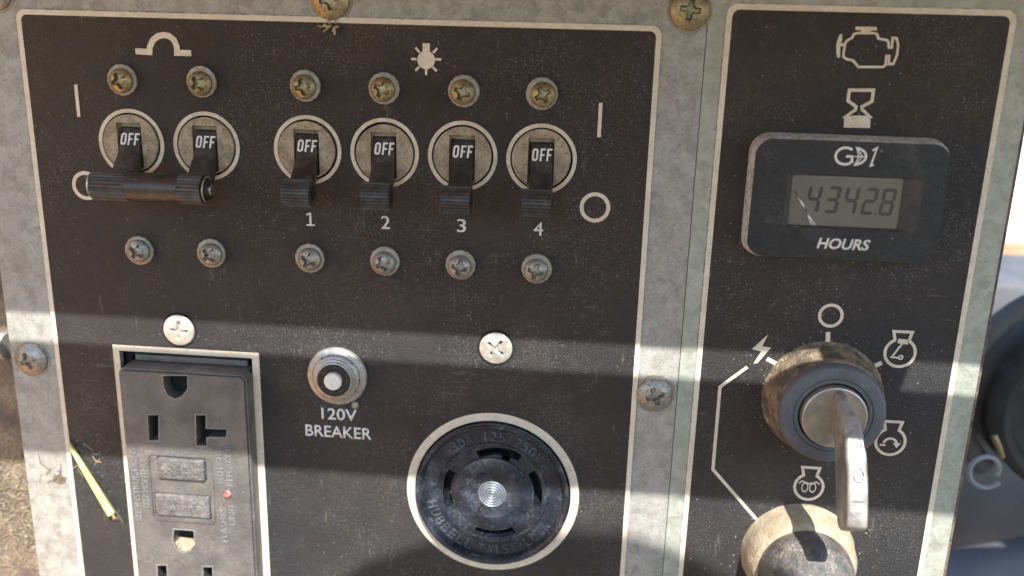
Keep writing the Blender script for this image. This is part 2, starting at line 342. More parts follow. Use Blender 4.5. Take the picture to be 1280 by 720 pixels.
def circ(cx, cy, r, n=64, a0=0, a1=360):
    full = abs(a1-a0) >= 360
    m_ = n if full else n+1
    return [(cx+r*math.cos(RAD(a0+(a1-a0)*i/n)), cy+r*math.sin(RAD(a0+(a1-a0)*i/n))) for i in range(m_)]
def rrect(u0, u1, v0, v1, r, n=6):
    o = []
    for cx, cy, a in ((u1-r, v1-r, 0), (u0+r, v1-r, 90), (u0+r, v0+r, 180), (u1-r, v0+r, 270)):
        o += circ(cx, cy, r, n, a, a+90)
    return o
def plate(name, material, outer, holes, w0, w1, parent=None, loc=None, bevel=False):
    bm = bmesh.new(); edges = []; loops = []
    for lp in [outer]+holes:
        vs = [bm.verts.new(P3(x, y, w1)) for x, y in lp]; loops.append(vs)
        for i in range(len(vs)): edges.append(bm.edges.new((vs[i], vs[(i+1) % len(vs)])))
    bmesh.ops.triangle_fill(bm, use_beauty=True, use_dissolve=False, edges=edges)
    for lp, vs in zip([outer]+holes, loops):
        lo = [bm.verts.new(P3(x, y, w0)) for x, y in lp]
        for i in range(len(vs)):
            j = (i+1) % len(vs); bm.faces.new((vs[i], vs[j], lo[j], lo[i]))
    bmesh.ops.recalc_face_normals(bm, faces=bm.faces)
    me = bpy.data.meshes.new(name); bm.to_mesh(me); bm.free()
    for p in me.polygons: p.use_smooth = True
    me.set_sharp_from_angle(angle=RAD(35)); me.materials.append(material)
    # make the front face outwards
    if sum(p.normal.y*p.area for p in me.polygons if abs(p.normal.y) > .9) > 0: me.flip_normals()
    return link(name, me, parent, loc)
def text_mesh(name, body, W, H, w0, thick, material, slant=0, bold=0., rot=0., loc=(0, 0)):
    cu = bpy.data.curves.new('tmp', 'FONT'); cu.body = body; cu.offset = bold; cu.align_x = 'CENTER'; cu.resolution_u = 4
    to = bpy.data.objects.new('tmp', cu); C.objects.link(to)
    dg = bpy.context.evaluated_depsgraph_get(); dg.update()
    me = bpy.data.meshes.new_from_object(to.evaluated_get(dg))
    bpy.data.objects.remove(to); bpy.data.curves.remove(cu)
    xs = [v.co.x for v in me.vertices]; ys = [v.co.y for v in me.vertices]
    x0, x1, y0, y1 = min(xs), max(xs), min(ys), max(ys)
    bm = bmesh.new(); bm.from_mesh(me)
    bmesh.ops.remove_doubles(bm, verts=bm.verts, dist=1e-5)
    ca, sa = math.cos(rot), math.sin(rot)
    for v in bm.verts:
        x = ((v.co.x-x0)/(x1-x0)-.5)*W; y = ((v.co.y-y0)/(y1-y0)-.5)*H; x += y*slant
        v.co = P3(loc[0]+x*ca-y*sa, loc[1]+x*sa+y*ca, w0+thick)
    bd = [e for e in bm.edges if len(e.link_faces) == 1]
    r = bmesh.ops.extrude_edge_only(bm, edges=bd)
    for g in r['geom']:
        if isinstance(g, bmesh.types.BMVert): g.co.y = -w0*S
    bmesh.ops.recalc_face_normals(bm, faces=bm.faces)
    nm = bpy.data.meshes.new(name); bm.to_mesh(nm); bm.free(); bpy.data.meshes.remove(me)
    nm.materials.clear(); nm.materials.append(material)
    return nm
rnd = random.Random(5)

# ------------------------------------------------------------------ ground and air around
g = MB(); g.f = [(0, 1, 2, 3)]; g.v = [(-9e5, 0, 9e5), (9e5, 0, 9e5), (9e5, 0, -9e5), (-9e5, 0, -9e5)]
m_ground = mat('dry_sandy_ground', (.15,.11,.075), (.12,.085,.06), .0006, rough=.95, fine=.3, fscale=.01, fcol=(.3,.22,.14))
go = struct(g.build('ground', m_ground)); go.location = (0, 0, 0)
g = MB().box(-30000, 30000, -30000, 30000, 0, 1)
m_conc = mat('pale_gravel_yard', (.62,.58,.52), (.55,.50,.43), .002, rough=.9)
g = MB(); g.f = [(0, 1, 2, 3)]; g.v = [(-3e5, 5, -6950), (3e5, 5, -6950), (3e5, 5, -8e5), (-3e5, 5, -8e5)]
struct(g.build('pale_yard', m_conc)).location = (0, 0, 0)
g = MB(); g.f = [(0, 1, 2, 3)]; g.v = [(-3e5, 5, -4000), (3e5, 5, -4000), (3e5, 5, -6950), (-3e5, 5, -6950)]
struct(g.build('orange_soil', mat('orange_soil', (.42,.22,.10), (.5,.32,.18), .004, rough=.95))).location = (0, 0, 0)

# ------------------------------------------------------------------ left sheet with its overlay
BU = [-133.5, -111.0, -81.2, -58.9, -36.6, -14.4]; BV = -31.7
OUT = (-143.2, -100.9, -190, -95.9)                    # outlet cut-out
SOC = (-26.0, -135.8)
holes = [circ(u, BV, 8.7, 48) for u in BU] + [rrect(OUT[0], OUT[1], -197, OUT[3], .6, 2), circ(*SOC, 24.3, 80)]
lp = thing('steel_panel', -75, -80, 0, 'wide left galvanised steel sheet with black overlay carrying the six switches and sockets', 'control panel')
def rel(pts, c): return [(x-c[0], y-c[1]) for x, y in pts]
LC = (-75, -80); RC = (70, -70)
plate('metal_sheet', m_galv, rel([(-179.2, -200), (28.05, -200), (28.05, 52), (-179.2, 52)], LC), [rel(h, LC) for h in holes], -1.6, 0, lp)
def edge_sheet(): pass
ov = plate('black_overlay', m_overlay, rel(rrect(-164.4, 16.4, -199, 4.8, 2.6), LC), [rel(h, LC) for h in holes], 0, .3, lp)
W0, W1 = .3, .36
def printed(name, mb, mtl=None, parent=None, c=LC, label=None):
    mb.v = [(x-c[0], y-c[1], w) for x, y, w in mb.v]
    o = mb.build(name, mtl or m_white, parent or ov)
    if label: o['label'] = label
    return o
def border(u0, u1, v0, v1, r, t):
    o = rrect(u0, u1, v0, v1, r, 8); i = rrect(u0+t, u1-t, v0+t, v1-t, r-t*.6, 8)
    return MB().strip(o, i, W0, W1, True)
printed('border_line', border(-164.4, 16.4, -198.9, 4.8, 2.6, 1.45))
for u in BU: printed('switch_ring', MB().strip(circ(u, BV, 9.85, 64), circ(u, BV, 8.75, 64), W0, W1, True), m_ring)
printed('socket_ring', MB().strip(circ(*SOC, 26.9, 96), circ(*SOC, 24.35, 96), W0, W1, True))
printed('outlet_border', MB().strip([(-145.3, -198), (-145.3, -94), (-98.6, -94), (-98.6, -198)], [(-143.25, -198), (-143.25, -95.85), (-100.85, -95.85), (-100.85, -198)], W0, W1))
printed('arc_symbol', MB().stroke(SH['arc'], 1.65, W0, W1), label='cream half-circle arch symbol with two feet')
printed('on_bar', MB().stroke(SH['bar_l'], 1.0, W0, W1), label='vertical line meaning on, left of the switches')
printed('on_bar', MB().stroke(SH['bar_r'], 1.0, W0, W1), label='vertical line meaning on, right of the switches')
for k in ('O_l', 'O_r'):
    c = SH[k][0]; printed('off_circle', MB().strip(circ(*c, 4.3), circ(*c, 3.2), W0, W1, True))
lamp = MB(); c = SH['sunc'][0]
pts = circ(c[0], c[1], 2.45, 40, 114, 426); lamp.poly_prism(pts + [(-46.0, -1.35), (-47.98, -1.35)], W0, W1)
for i in range(7): lamp.stroke(SH['ray%d' % i], .62, W0, W1+.01)
printed('lamp_symbol', lamp, label='cream light bulb symbol with rays')
for ch, k in (('1', 'd1'), ('2', 'd2'), ('3', 'd3'), ('4', 'd4')):
    c = SH[k][0]
    if ch == '1':
        x, y = c[0]-LC[0], c[1]-LC[1]
        o = MB().poly_prism([(x-1.2, y-1.95), (x+1.3, y-1.95), (x+1.3, y-1.5), (x+.3, y-1.5), (x+.3, y+1.95), (x-.2, y+1.95), (x-1.2, y+1.5), (x-1.2, y+1.05), (x-.25, y+1.4), (x-.25, y-1.5), (x-1.2, y-1.5)], W0, W1).build('digit', m_letter, ov)
    else: o = link('digit', text_mesh('digit', ch, 2.7, 3.9, W0, .06, m_letter, bold=.008, loc=(c[0]-LC[0], c[1]-LC[1])), ov); o['label'] = 'white numeral ' + ch
for k, t, wd in (('t120', '120V', 11.2), ('tbrk', 'BREAKER', 21.0)):
    c = SH[k][0]; o = link('lettering', text_mesh('lettering', t, wd, 3.85, W0, .06, m_letter, bold=.014, loc=(c[0]-LC[0], c[1]-LC[1])), ov); o['label'] = 'white lettering ' + t

# ------------------------------------------------------------------ right sheet with its overlay
rp = thing('steel_panel', 70, -70, 0, 'narrow right galvanised sheet with black overlay holding hour meter and key switch', 'control panel')
plate('metal_sheet', m_galv2, rel(rrect(28.25, 112.0, -200, 52, .8, 3), RC), [], -1.6, .15, rp)
MB().box(112.0-RC[0]-.1, 113.2-RC[0], -200-RC[1], 50-RC[1], -10, -.5).build('folded_edge', m_rust, rp, bevel=.4)
ov2 = plate('black_overlay', m_overlay, rel(rrect(32.9, 105.9, -199, 10.9, 2.8), RC), [], .15, .3, rp)
def pr2(name, mb, label=None): return printed(name, mb, None, ov2, RC, label)
pr2('border_line', border(32.9, 105.9, -198.9, 10.9, 2.8, 1.5))
e = MB().stroke(SH['engine_body'], .62, W0, W1, True); e.poly_prism(SH['engine_cap'], W0, W1); e.poly_prism(SH['engine_fan'], W0, W1)
pr2('engine_symbol', e, 'cream engine outline symbol')
e = MB().stroke(SH['hourglass'], .85, W0, W1, True); e.poly_prism(SH['hourglass_base'], W0, W1+.01)
pr2('hourglass_symbol', e, 'cream hourglass symbol half full')
c = SH['O_k'][0]; pr2('off_circle', MB().strip(circ(*c, 3.55), circ(*c, 2.65), W0, W1, True))
pr2('bolt_symbol', MB().poly_prism(SH['bolt'], W0, W1), 'white lightning bolt symbol')
for i in range(3): pr2('position_tick', MB().stroke(SH['tick%d' % i], 1.25, W0, W1))
pr2('route_line', MB().stroke(SH['route'], .95, W0, W1), 'white angled line from the bolt to the lower knob')
def cyl_icon(c, kind):
    cx, cy = c; r = 4.15
    ring_pts = circ(cx, cy, r, 36, 118, 422)
    pts = [(cx-1.9, cy+3.9)] + [(cx-2.5, cy+6.6)] if False else None
    loop = ring_pts + [(cx+2.0, cy+4.1), (cx+2.55, cy+6.3), (cx-2.55, cy+6.3), (cx-2.0, cy+4.1)]
    b = MB().stroke(loop[1:-1] if False else loop, .85, W0, W1, True)
    if kind == 0:
        b.poly_prism([(cx-1.0, cy+4.2), (cx+1.9, cy+4.0), (cx+1.8, cy+2.6), (cx-1.1, cy+2.8)], W0, W1)
        b.stroke([(cx+.2, cy+2.7), (cx-1.9, cy-1.0)], .55, W0, W1-.01)
        b.stroke([(cx-2.5, cy-1.35), (cx+.2, cy-1.6)], .5, W0, W1-.02)
        b.strip(circ(cx+.35, cy-1.35, .75, 20), circ(cx+.35, cy-1.35, .35, 20), W0, W1+.01, True)
    elif kind == 1:
        b.stroke(circ(cx, cy-.9, 1.9, 16, 170, 20), .7, W0, W1)
        b.poly_prism([(cx+.7, cy-.3), (cx+3.0, cy-.3), (cx+1.9, cy-1.9)], W0, W1+.01)
        b.poly_prism([(cx-2.9, cy-1.5), (cx-1.3, cy-1.5), (cx-1.3, cy-.9), (cx-2.9, cy-.9)], W0, W1+.01)
    else:
        for dx in (-1.15, 1.15):
            b.strip([(cx+dx+x*.62, cy-.2+y) for x, y in circ(0, 0, 1.65, 24)], [(cx+dx+x*.62, cy-.2+y) for x, y in circ(0, 0, 1.2, 24)], W0, W1+.004*(dx > 0), True)
        b.stroke([(cx-3.0, cy+1.0), (cx-2.2, cy+1.75), (cx-1.3, cy+1.55)], .42, W0, W1+.012)
        b.stroke([(cx+3.0, cy+1.0), (cx+2.2, cy+1.75), (cx+1.3, cy+1.55)], .42, W0, W1+.012)
        b.stroke([(cx-.9, cy+1.5), (cx, cy+.9), (cx+.9, cy+1.5)], .42, W0, W1+.016)
    return b
pr2('start_symbol', cyl_icon(SH['ic1'][0], 0), 'white cylinder symbol with piston inside, upper right of the key')
pr2('start_symbol', cyl_icon(SH['ic2'][0], 1), 'white cylinder symbol with curved arrow, right of the key')
pr2('glow_symbol', cyl_icon(SH['ic3'][0], 2), 'white cylinder symbol with coil inside, below the key')

# ------------------------------------------------------------------ screws
def cross_fn(arm, ln, depth, rot, cone=.5):
    def fn(x, y, w, r, t, k):
        a = math.cos(rot); b = math.sin(rot); X = x*a+y*b; Y = -x*b+y*a
        m0, m1 = min(abs(X), abs(Y)), max(abs(X), abs(Y))
        d = 0
        if m1 < ln:
            e = max(0, min(1, (arm-m0)/.22))
            if m1 < arm*1.5: e = 1
            d = depth*e*min(1, (ln-m1)/.5+.35)
        return x, y, w-d
    return fn
def head_prof(r, h, dome, n=18, base=0):
    p = [(r*.97, base), (r, base+h*.25)]
    for i in range(n+1):
        q = 1-i/n; rr = r*.97*q; p.append((max(rr, .02), base+h*.45+(h*.55+dome)*(1-q**2.6)))
    return p
def machine_screw(u, v, label, mtl, seed, group, rot=None):
    q = random.Random(seed)
    t = thing('machine_screw', u, v, .3, label, 'screw', group, rot=q.uniform(-.3, .3))
    ox, oy = q.uniform(-.35, .35), q.uniform(-.1, .45)
    teeth = lambda x, y, w, r, tt, k: (x*(1+.015*math.sin(tt*14)), y*(1+.015*math.sin(tt*14)), w)
    MB().lathe([(4.3, 0), (4.45, .3), (4.3, .75), (3.6, .95), (2.2, .95)], 56, (ox, oy), teeth, cap_in=False).build('washer', m_washer, t)
    MB().lathe(head_prof(3.45, 2.0, .35, 20, .95), 72, (0, 0), cross_fn(.62, 2.2, 1.5, q.uniform(0, 1.5))).build('head', mtl, t, smooth=50)
    return t
names = ['the leftmost switch', 'the second switch from the left', 'the switch numbered one', 'the switch numbered two', 'the switch numbered three', 'the rightmost switch']
for i, u in enumerate([-134.3, -111.1, -81.2, -58.9, -36.6, -14.5]):
    machine_screw(u, -14.0, 'yellowed cross-head screw with dusty washer above ' + names[i], m_zinc, 10+i, 'screws above the switches')
for i, u in enumerate([-133.5, -111.2, -81.3, -59.1, -36.8, -14.8]):
    machine_screw(u, -63.7+.3, 'grey cross-head screw with raised washer below ' + names[i], m_zincgrey, 30+i, 'screws below the switches')
def truss(u, v, label, mtl, seed, w=0., rr=5.3):
    q = random.Random(seed); t = thing('truss_screw', u, v, w, label, 'screw', 'large round screws in the bare steel')
    MB().lathe(head_prof(rr, 2.3, .5, 24, 0), 80, (0, 0), cross_fn(.7, 2.6, 1.5, q.uniform(0, 1.5))).build('head', mtl, t, smooth=50)
    MB().lathe([(rr+.7, 0), (rr+.6, .22), (rr-.3, .25)], 40, cap_in=False).build('rim', m_washer, t)
    return t
truss(-73.3, 9.3, 'rusty orange-yellow round screw at the top edge over the first numbered switch', m_zinc, 1)
truss(23.3, 9.0, 'greenish yellow round screw at the top between the two black overlays', m_zinc, 2, 0)
truss(21.6, -99.6, 'grey round screw on the bare strip right of the large round socket', m_zincgrey, 3)
truss(-172.3, -100.4, 'dull grey round screw on the left bare strip beside the outlet', m_zincgrey, 4)
truss(-169.8, 9.5, 'round screw cut off by the top left corner of the picture', m_zincgrey, 6)
for u, v, lb, sd in ((-123.3, -88.0, 'bright flat cross-head screw above the rectangular outlet', 1), (-25.9, -88.0, 'bright flat cross-head screw above the large round socket', 2)):
    t = thing('flat_screw', u, v, .3, lb, 'screw', 'flat silver screws')
    pf = [(4.75, 0), (4.9, .4)]+[(4.7*(1-i/26)+.02, .62+.55*(1-(1-i/26)**2)) for i in range(27)]
    MB().lathe(pf, 84, (0, 0), cross_fn(.5, 3.0, 1.1, .5+sd)).build('head', m_silver, t, smooth=50)
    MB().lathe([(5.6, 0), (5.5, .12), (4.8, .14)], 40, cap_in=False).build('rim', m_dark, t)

# ------------------------------------------------------------------ circuit breakers
def off_mesh():
    b = MB(); h = 1.75
    b.strip(rrect(-2.65, -.95, -h, h, .75, 5), rrect(-2.1, -1.5, -h+.55, h-.55, .28, 5), 0, .08, True)
    for x in (-.45, 1.4):
        b.poly_prism([(x, -h), (x+.55, -h), (x+.55, -.3), (x+1.25, -.3), (x+1.25, .22), (x+.55, .22), (x+.55, h-.52), (x+1.45, h-.52), (x+1.45, h), (x, h)], 0, .08)
    for k in range(len(b.v)): x, y, w = b.v[k]; b.v[k] = (x+y*.07, y, w)
    return b.mesh('off_lettering', m_letter)
def barrel(name, u0, u1, r, mtl, parent, ribs=0, c=(0, 0), depth=.32):
    n = (ribs or 12)*6; sec = []
    for k in range(n):
        th = 2*math.pi*k/n; rr = r-(depth if ribs and k % 6 < 2 else 0)
        sec.append((c[0]+math.sin(th)*rr, c[1]+math.cos(th)*rr))
    return MB().extrude_u(sec, u0, u1).build(name, mtl, parent, smooth=22)
def breaker(u, label, tip):
    t = thing('circuit_breaker', u, BV, 0, label, 'circuit breaker', 'six toggle switches in a row')
    ox, oy = rnd.uniform(-.15, .15), rnd.uniform(-.15, .15)
    sl_ = [(-3.75, -7.0), (3.55, -7.0), (3.55, 5.9), (-3.75, 5.9)]
    plate('face', m_face, circ(ox, oy, 8.2, 64), [sl_], -4, 1.0, t)
    MB().strip(sl_[::-1], [(-3.5, -6.6), (3.3, -6.6), (3.3, 4.6), (-3.5, 4.6)][::-1], -3.0, -.9, True).build('slot_wall', m_face, t)
    MB().box(-4.4, 4.2, -7.8, 6.6, -6.6, -3.2).build('slot_floor', m_dark, t)
    prof = [(4.7, -3.0), (4.6, -.3), (4.2, .2), (-1.6, 2.1), (-2.4, 2.9), (-7.0, 7.6), (-8.0, 9.6), (-12.0, 9.2), (-11.5, 6.5), (-6.6, .5), (-6.4, -3.0)]
    tg = MB().extrude_u(prof, -3.0, 3.15).build('toggle', m_tog, t, bevel=.35)
    om = bpy.data.objects.new('off_lettering', OFFM); C.objects.link(om); om.parent = tg
    om.location = P3(.1, 1.35, 1.22); om.rotation_euler = (math.atan2(-1.9, 5.8), 0, 0)
    tg.rotation_euler = (RAD(rnd.uniform(-1.5, 1.5)), RAD(rnd.uniform(-1.2, 1.2)) if tip else 0, 0)
    if tip:
        tp = barrel('toggle_tip', -4.1, 3.8, 3.9, m_tip, t, 26, (-10.9, 9.0))
        barrel('tip_hole', 3.7, 3.9, 1.9, m_dark, tp, 0, (-10.9, 9.0))
    return t
OFFM = off_mesh()
for i, u in enumerate(BU):
    breaker(u, ['dirty round toggle switch set to OFF, at the left end of the joining bar', 'dirty round toggle switch set to OFF, at the right end of the joining bar', 'round toggle switch set to OFF above the numeral one, just right of the barred pair', 'round toggle switch set to OFF above the numeral two, below the lamp symbol', 'round toggle switch set to OFF above the numeral three', 'rightmost toggle switch set to OFF above the numeral four'][i], i > 1)
# handle tie
t = thing('handle_tie', -122.5, -42.7, 9.5, 'black ribbed bar joining the two leftmost switches', 'handle tie')
def rod(name, u0, u1, r, mtl, parent, ribs=0, n=72, depth=.28):
    b = MB(); a = 0
    sec = []
    for k in range(n):
        th = 2*math.pi*k/n; rr = r-(depth if ribs and (k*ribs//n*2 % 2 == 0 and (k % (n//ribs)) < (n//ribs)//2) else 0)
        sec.append((math.sin(th)*rr, math.cos(th)*rr))
    return b.extrude_u(sec, u0, u1).build(name, mtl, parent, bevel=0, smooth=25)
rod('ribbed_grip', -17.8, -7.6, 4.3, m_tip, t, 24); rod('ribbed_grip', 7.6, 14.4, 4.3, m_tip, t, 24)
rod('sleeve', -7.7, 7.7, 4.15, m_tie, t)
pin = rod('pin', -18.5, 16.6, 1.7, m_pin, t)
for a in (-18.2, 15.0):
    MB().tube([(a, math.cos(th)*3.5, math.sin(th)*3.5) for th in [i/24*2*math.pi for i in range(25)]], .38, 8).build('retaining_ring', m_pin, t)
rod('end_boss', 14.0, 15.9, 2.8, m_tog, t)

# ------------------------------------------------------------------ push-button breaker
t = thing('push_button_breaker', -74.2, -99.8, .3, 'round metal-collared push button with white centre above the 120V BREAKER print', 'push button')
MB().lathe([(9.2, 0), (9.3, .5), (9.0, 1.0), (7.4, 1.7)], 64, cap_in=False).build('flange', m_nut, t)
kn = lambda x, y, w, r, tt, k: ((x*(1+.02*(1 if int(tt/2/math.pi*60*2) % 2 else -1)), y*(1+.02*(1 if int(tt/2/math.pi*60*2) % 2 else -1)), w) if k in (0, 1) else (x, y, w))
MB().lathe([(7.3, 1.2), (7.3, 2.2), (6.9, 2.6), (6.3, 2.9), (6.2, 3.3), (5.7, 3.5), (5.5, 3.9), (5.0, 4.0)], 120, (0, 0), kn, cap_in=False).build('knurled_nut', m_nut, t)
MB().lathe([(5.1, 3.0), (5.0, 4.6), (4.6, 4.9), (3.2, 4.9), (3.0, 4.4)], 64, cap_in=False).build('black_collar', m_blackmetal, t)
MB().lathe([(2.75, 3.8), (2.75, 5.2), (2.5, 5.6), (1.6, 5.75), (.1, 5.8)], 48).build('white_button', m_button, t)
MB().lathe([(1.2, 0), (1.1, .5), (.4, .8)], 9, (5.3, -9.3)).build('dirt_blob', m_washer, t)

# ------------------------------------------------------------------ rectangular outlet
OC = (-121.0, -140)
t = thing('duplex_outlet', OC[0], OC[1], 0, 'dusty black rectangular ground-fault outlet with test and reset buttons', 'power outlet')
R_ = lambda k: rel(SH[k], OC)
slots = ['gh1', 'sl1', 'sT', 'gh2', 'sl2', 'sl3']
outer = rrect(-140.6-OC[0], -101.6-OC[0], -198-OC[1], -100.2-OC[1], 1.6)
led = SH['led'][0]
btnh = [rrect(-131.0-OC[0], -115.2-OC[0], -135.4-OC[1], -128.0-OC[1], .6, 3), rrect(-132.9-OC[0], -114.5-OC[0], -148.8-OC[1], -140.5-OC[1], .6, 3), circ(led[0]-OC[0], led[1]-OC[1], 1.5, 20)]
plate('body', m_outlet, outer, [R_(k) for k in slots]+btnh, 1.0, 6.0, t)
bd = MB(); bd.strip(rrect(-141.3-OC[0], -100.9-OC[0], -198.5-OC[1], -99.5-OC[1], 2.0), outer, -4, 5.3, True); bd.build('body_side', m_outlet, t, bevel=.3)
MB().box(-141.0-OC[0], -101.2-OC[0], -198-OC[1], -99.8-OC[1], -1, 1.1).build('slot_floor', m_dark, t)
bz = MB().strip(rrect(-143.1-OC[0], -101.0-OC[0], -198.5-OC[1], -96.1-OC[1], .5, 2), rrect(-141.2-OC[0], -101.0-OC[0], -198.5-OC[1], -98.4-OC[1], .5, 2), -6, -3.2, True); bz.build('yoke', m_dark, t)
MB().box(-139-OC[0], -103-OC[0], -99.2-OC[1], -97.3-OC[1], -4, -1.0).build('mounting_ear', m_outlet, t, bevel=.3)
for k in slots: MB().stroke(R_(k), .4, 5.9, 6.12, True).build('slot_lip', m_lip, t)
MB().poly_prism(rel([(-127.9, -158.6), (-120.4, -159.2), (-122.7, -161.3), (-124.9, -162.1), (-127.0, -161.1)], OC), 1.2, 5.2).build('pale_fill', m_palefill, t)  # pale block filling the bottom of the lower ground hole
sr = MB().strip(rrect(-134.0-OC[0], -113.2-OC[0], -150.4-OC[1], -127.0-OC[1], 2.0), rrect(-133.5-OC[0], -113.7-OC[0], -149.9-OC[1], -127.5-OC[1], 1.6), 5.9, 6.35, True); sr.build('button_surround', m_outlet, t)
MB().poly_prism(rrect(-130.7-OC[0], -115.5-OC[0], -135.1-OC[1], -128.3-OC[1], .5, 3), 1.5, 7.2).build('test_button', m_outletbtn, t, bevel=.5)['label'] = 'small upper push button, TEST'
MB().poly_prism(rrect(-132.6-OC[0], -114.8-OC[0], -148.5-OC[1], -140.8-OC[1], .5, 3), 1.5, 6.6).build('reset_button', m_outletbtn, t, bevel=.5)['label'] = 'small lower push button, RESET'
MB().lathe([(1.45, 4.6), (1.4, 6.2), (1.0, 6.6), (.3, 6.75)], 24, (led[0]-OC[0], led[1]-OC[1])).build('indicator_light', m_led, t)['label'] = 'tiny red indicator lens'
def vtext(body, cu, cv, length, h, rot):
    return link('raised_lettering', text_mesh('raised_lettering', body, length, h, 6.0, .25, m_lip, rot=rot, loc=(cu-OC[0], cv-OC[1])), t)
vtext('SEE INSTRUCTIONS', -138.6, -138.5, 25.5, 2.0, math.pi/2)
vtext('TEST MONTHLY', -135.6, -138.0, 17.5, 2.0, math.pi/2)
vtext('RED LIGHT', -110.7, -130.2, 11.5, 1.9, math.pi/2); vtext('REPLACE IF', -107.8, -129.5, 14, 1.9, math.pi/2)
vtext('FLASHES', -110.7, -150.5, 12, 1.9, math.pi/2); vtext('UNIT', -107.8, -146.5, 7.5, 1.9, math.pi/2)
TEX = link('raised_lettering', text_mesh('raised_lettering', 'TEST', 8, 2.6, 7.2, .15, m_outletbtn, loc=(-123.1-OC[0], -131.7-OC[1])), t)
TEX = link('raised_lettering', text_mesh('raised_lettering', 'RESET', 10, 2.6, 6.6, .15, m_outletbtn, loc=(-123.7-OC[0], -144.7-OC[1])), t)

# ------------------------------------------------------------------ round twist-lock socket
t = thing('twist_lock_socket', SOC[0], SOC[1], 0, 'large round blue-black twist-lock socket in a white ring', 'power socket')
def arcslot(r0, r1, a0, a1, n=14, hook=None):
    o = circ(0, 0, r1, n, a0, a1); i = circ(0, 0, r0, n, a0, a1)
    return o+i[::-1]
hs = []
s_top = circ(0, 0, 15.3, 12, 118, 62) + circ(0, 0, 12.7, 8, 62, 74) + [(2.7, 9.2), (.4, 9.4), (.9, 12.8)] + circ(0, 0, 12.9, 6, 92, 118)
hs.append([(x+1.8, y+.2) for x, y in s_top])
hs.append(arcslot(13.0, 15.6, -14, 34)); hs.append(arcslot(13.0, 15.6, 152, 202)); hs.append(arcslot(13.0, 15.4, 248, 300))
plate('socket_face', m_socket, circ(0, 0, 22.2, 96), hs, -5, .2, t)
MB().lathe([(23.9, -4), (23.9, 2.2), (23.5, 2.7), (22.9, 2.7), (22.3, 2.2), (21.6, .1)], 96, cap_in=False).build('outer_rim', m_socket, t)
MB().lathe([(22, -4.9), (.1, -4.95)], 48).build('slot_floor', m_dark, t)
MB().lathe([(17.2, .15), (16.9, .5), (16.3, .5), (16.0, .15)], 96, cap_in=False).build('face_ridge', m_socket, t)
MB().lathe([(12.2, .15), (12.0, .7), (11.2, 1.0), (8, 1.1), (7.7, .9), (4.4, .85)], 80, cap_in=False).build('centre_hub', m_socket, t)
cr = [(4.5, .6)]
for i in range(5): r = 4.4-i*.85; cr += [(r, 1.1), (r-.28, 1.35), (r-.55, 1.05), (r-.7, .85)]
MB().lathe(cr+[(.1, 1.2)], 56).build('centre_rivet', mat('spun_rivet', (.16,.18,.21), (.24,.26,.29), .8, rough=.4, metal=.3), t)
def ring_text(body, rad, a_mid, span, h, flip=False):
    n = len(body); nm = 0
    wd = RAD(span)*rad/n*.72
    mbs = []
    for i, ch in enumerate(body):
        if ch == ' ': continue
        a = a_mid + (span/2-(i+.5)*span/n)*(1 if not flip else -1)
        rot = RAD(a)-math.pi/2 if not flip else RAD(a)+math.pi/2
        w_ = wd*(1.3 if ch == 'W' else .35 if ch in "I1/-.'" else 1)
        mbs.append(text_mesh('x', ch, w_, h if ch != '-' else h*.18, .15, .55, m_soclet, rot=rot, loc=(rad*math.cos(RAD(a)), rad*math.sin(RAD(a)))))
    bm = bmesh.new()
    for m_ in mbs: bm.from_mesh(m_); bpy.data.meshes.remove(m_)
    me = bpy.data.meshes.new('raised_lettering'); bm.to_mesh(me); bm.free(); me.materials.append(m_soclet)
    link('raised_lettering', me, t)
ring_text('30A 125/250V', 19.4, 86, 92, 3.1)
ring_text('HUBBELL', 19.4, 222, 62, 3.1, True); ring_text('TWIST-LOCK', 19.4, 295, 76, 3.1, True)

# ------------------------------------------------------------------ hour meter
MC = (68, -39)
t = thing('hour_meter', MC[0], MC[1], .3, 'black rectangular hour meter with grey display reading 4342.8', 'hour meter')
o1 = rel(rrect(43.0, 93.2, -55.2, -23.2, 4.6, 8), MC)
win = rel(rrect(52.0, 87.4, -46.95, -32.1, 1.2, 4), MC)
b = MB()
ob = rel(rrect(42.1, 94.1, -56.0, -22.0, 5.2, 8), MC); om_ = rel(rrect(42.35, 93.85, -55.75, -22.35, 5.1, 8), MC)
n = len(o1)
for L_, w in ((ob, 0), (om_, 2.6), (o1, 5.0)): b.v += [(x, y, w) for x, y in L_]
for q in (0, 1):
    for i in range(n): j = (i+1) % n; b.f.append((q*n+i, q*n+j, (q+1)*n+j, (q+1)*n+i))
bs = b.build('bezel_side', m_meteredge, t, smooth=60)
plate('bezel', m_meter, o1, [win], 2.0, 5.01, t)
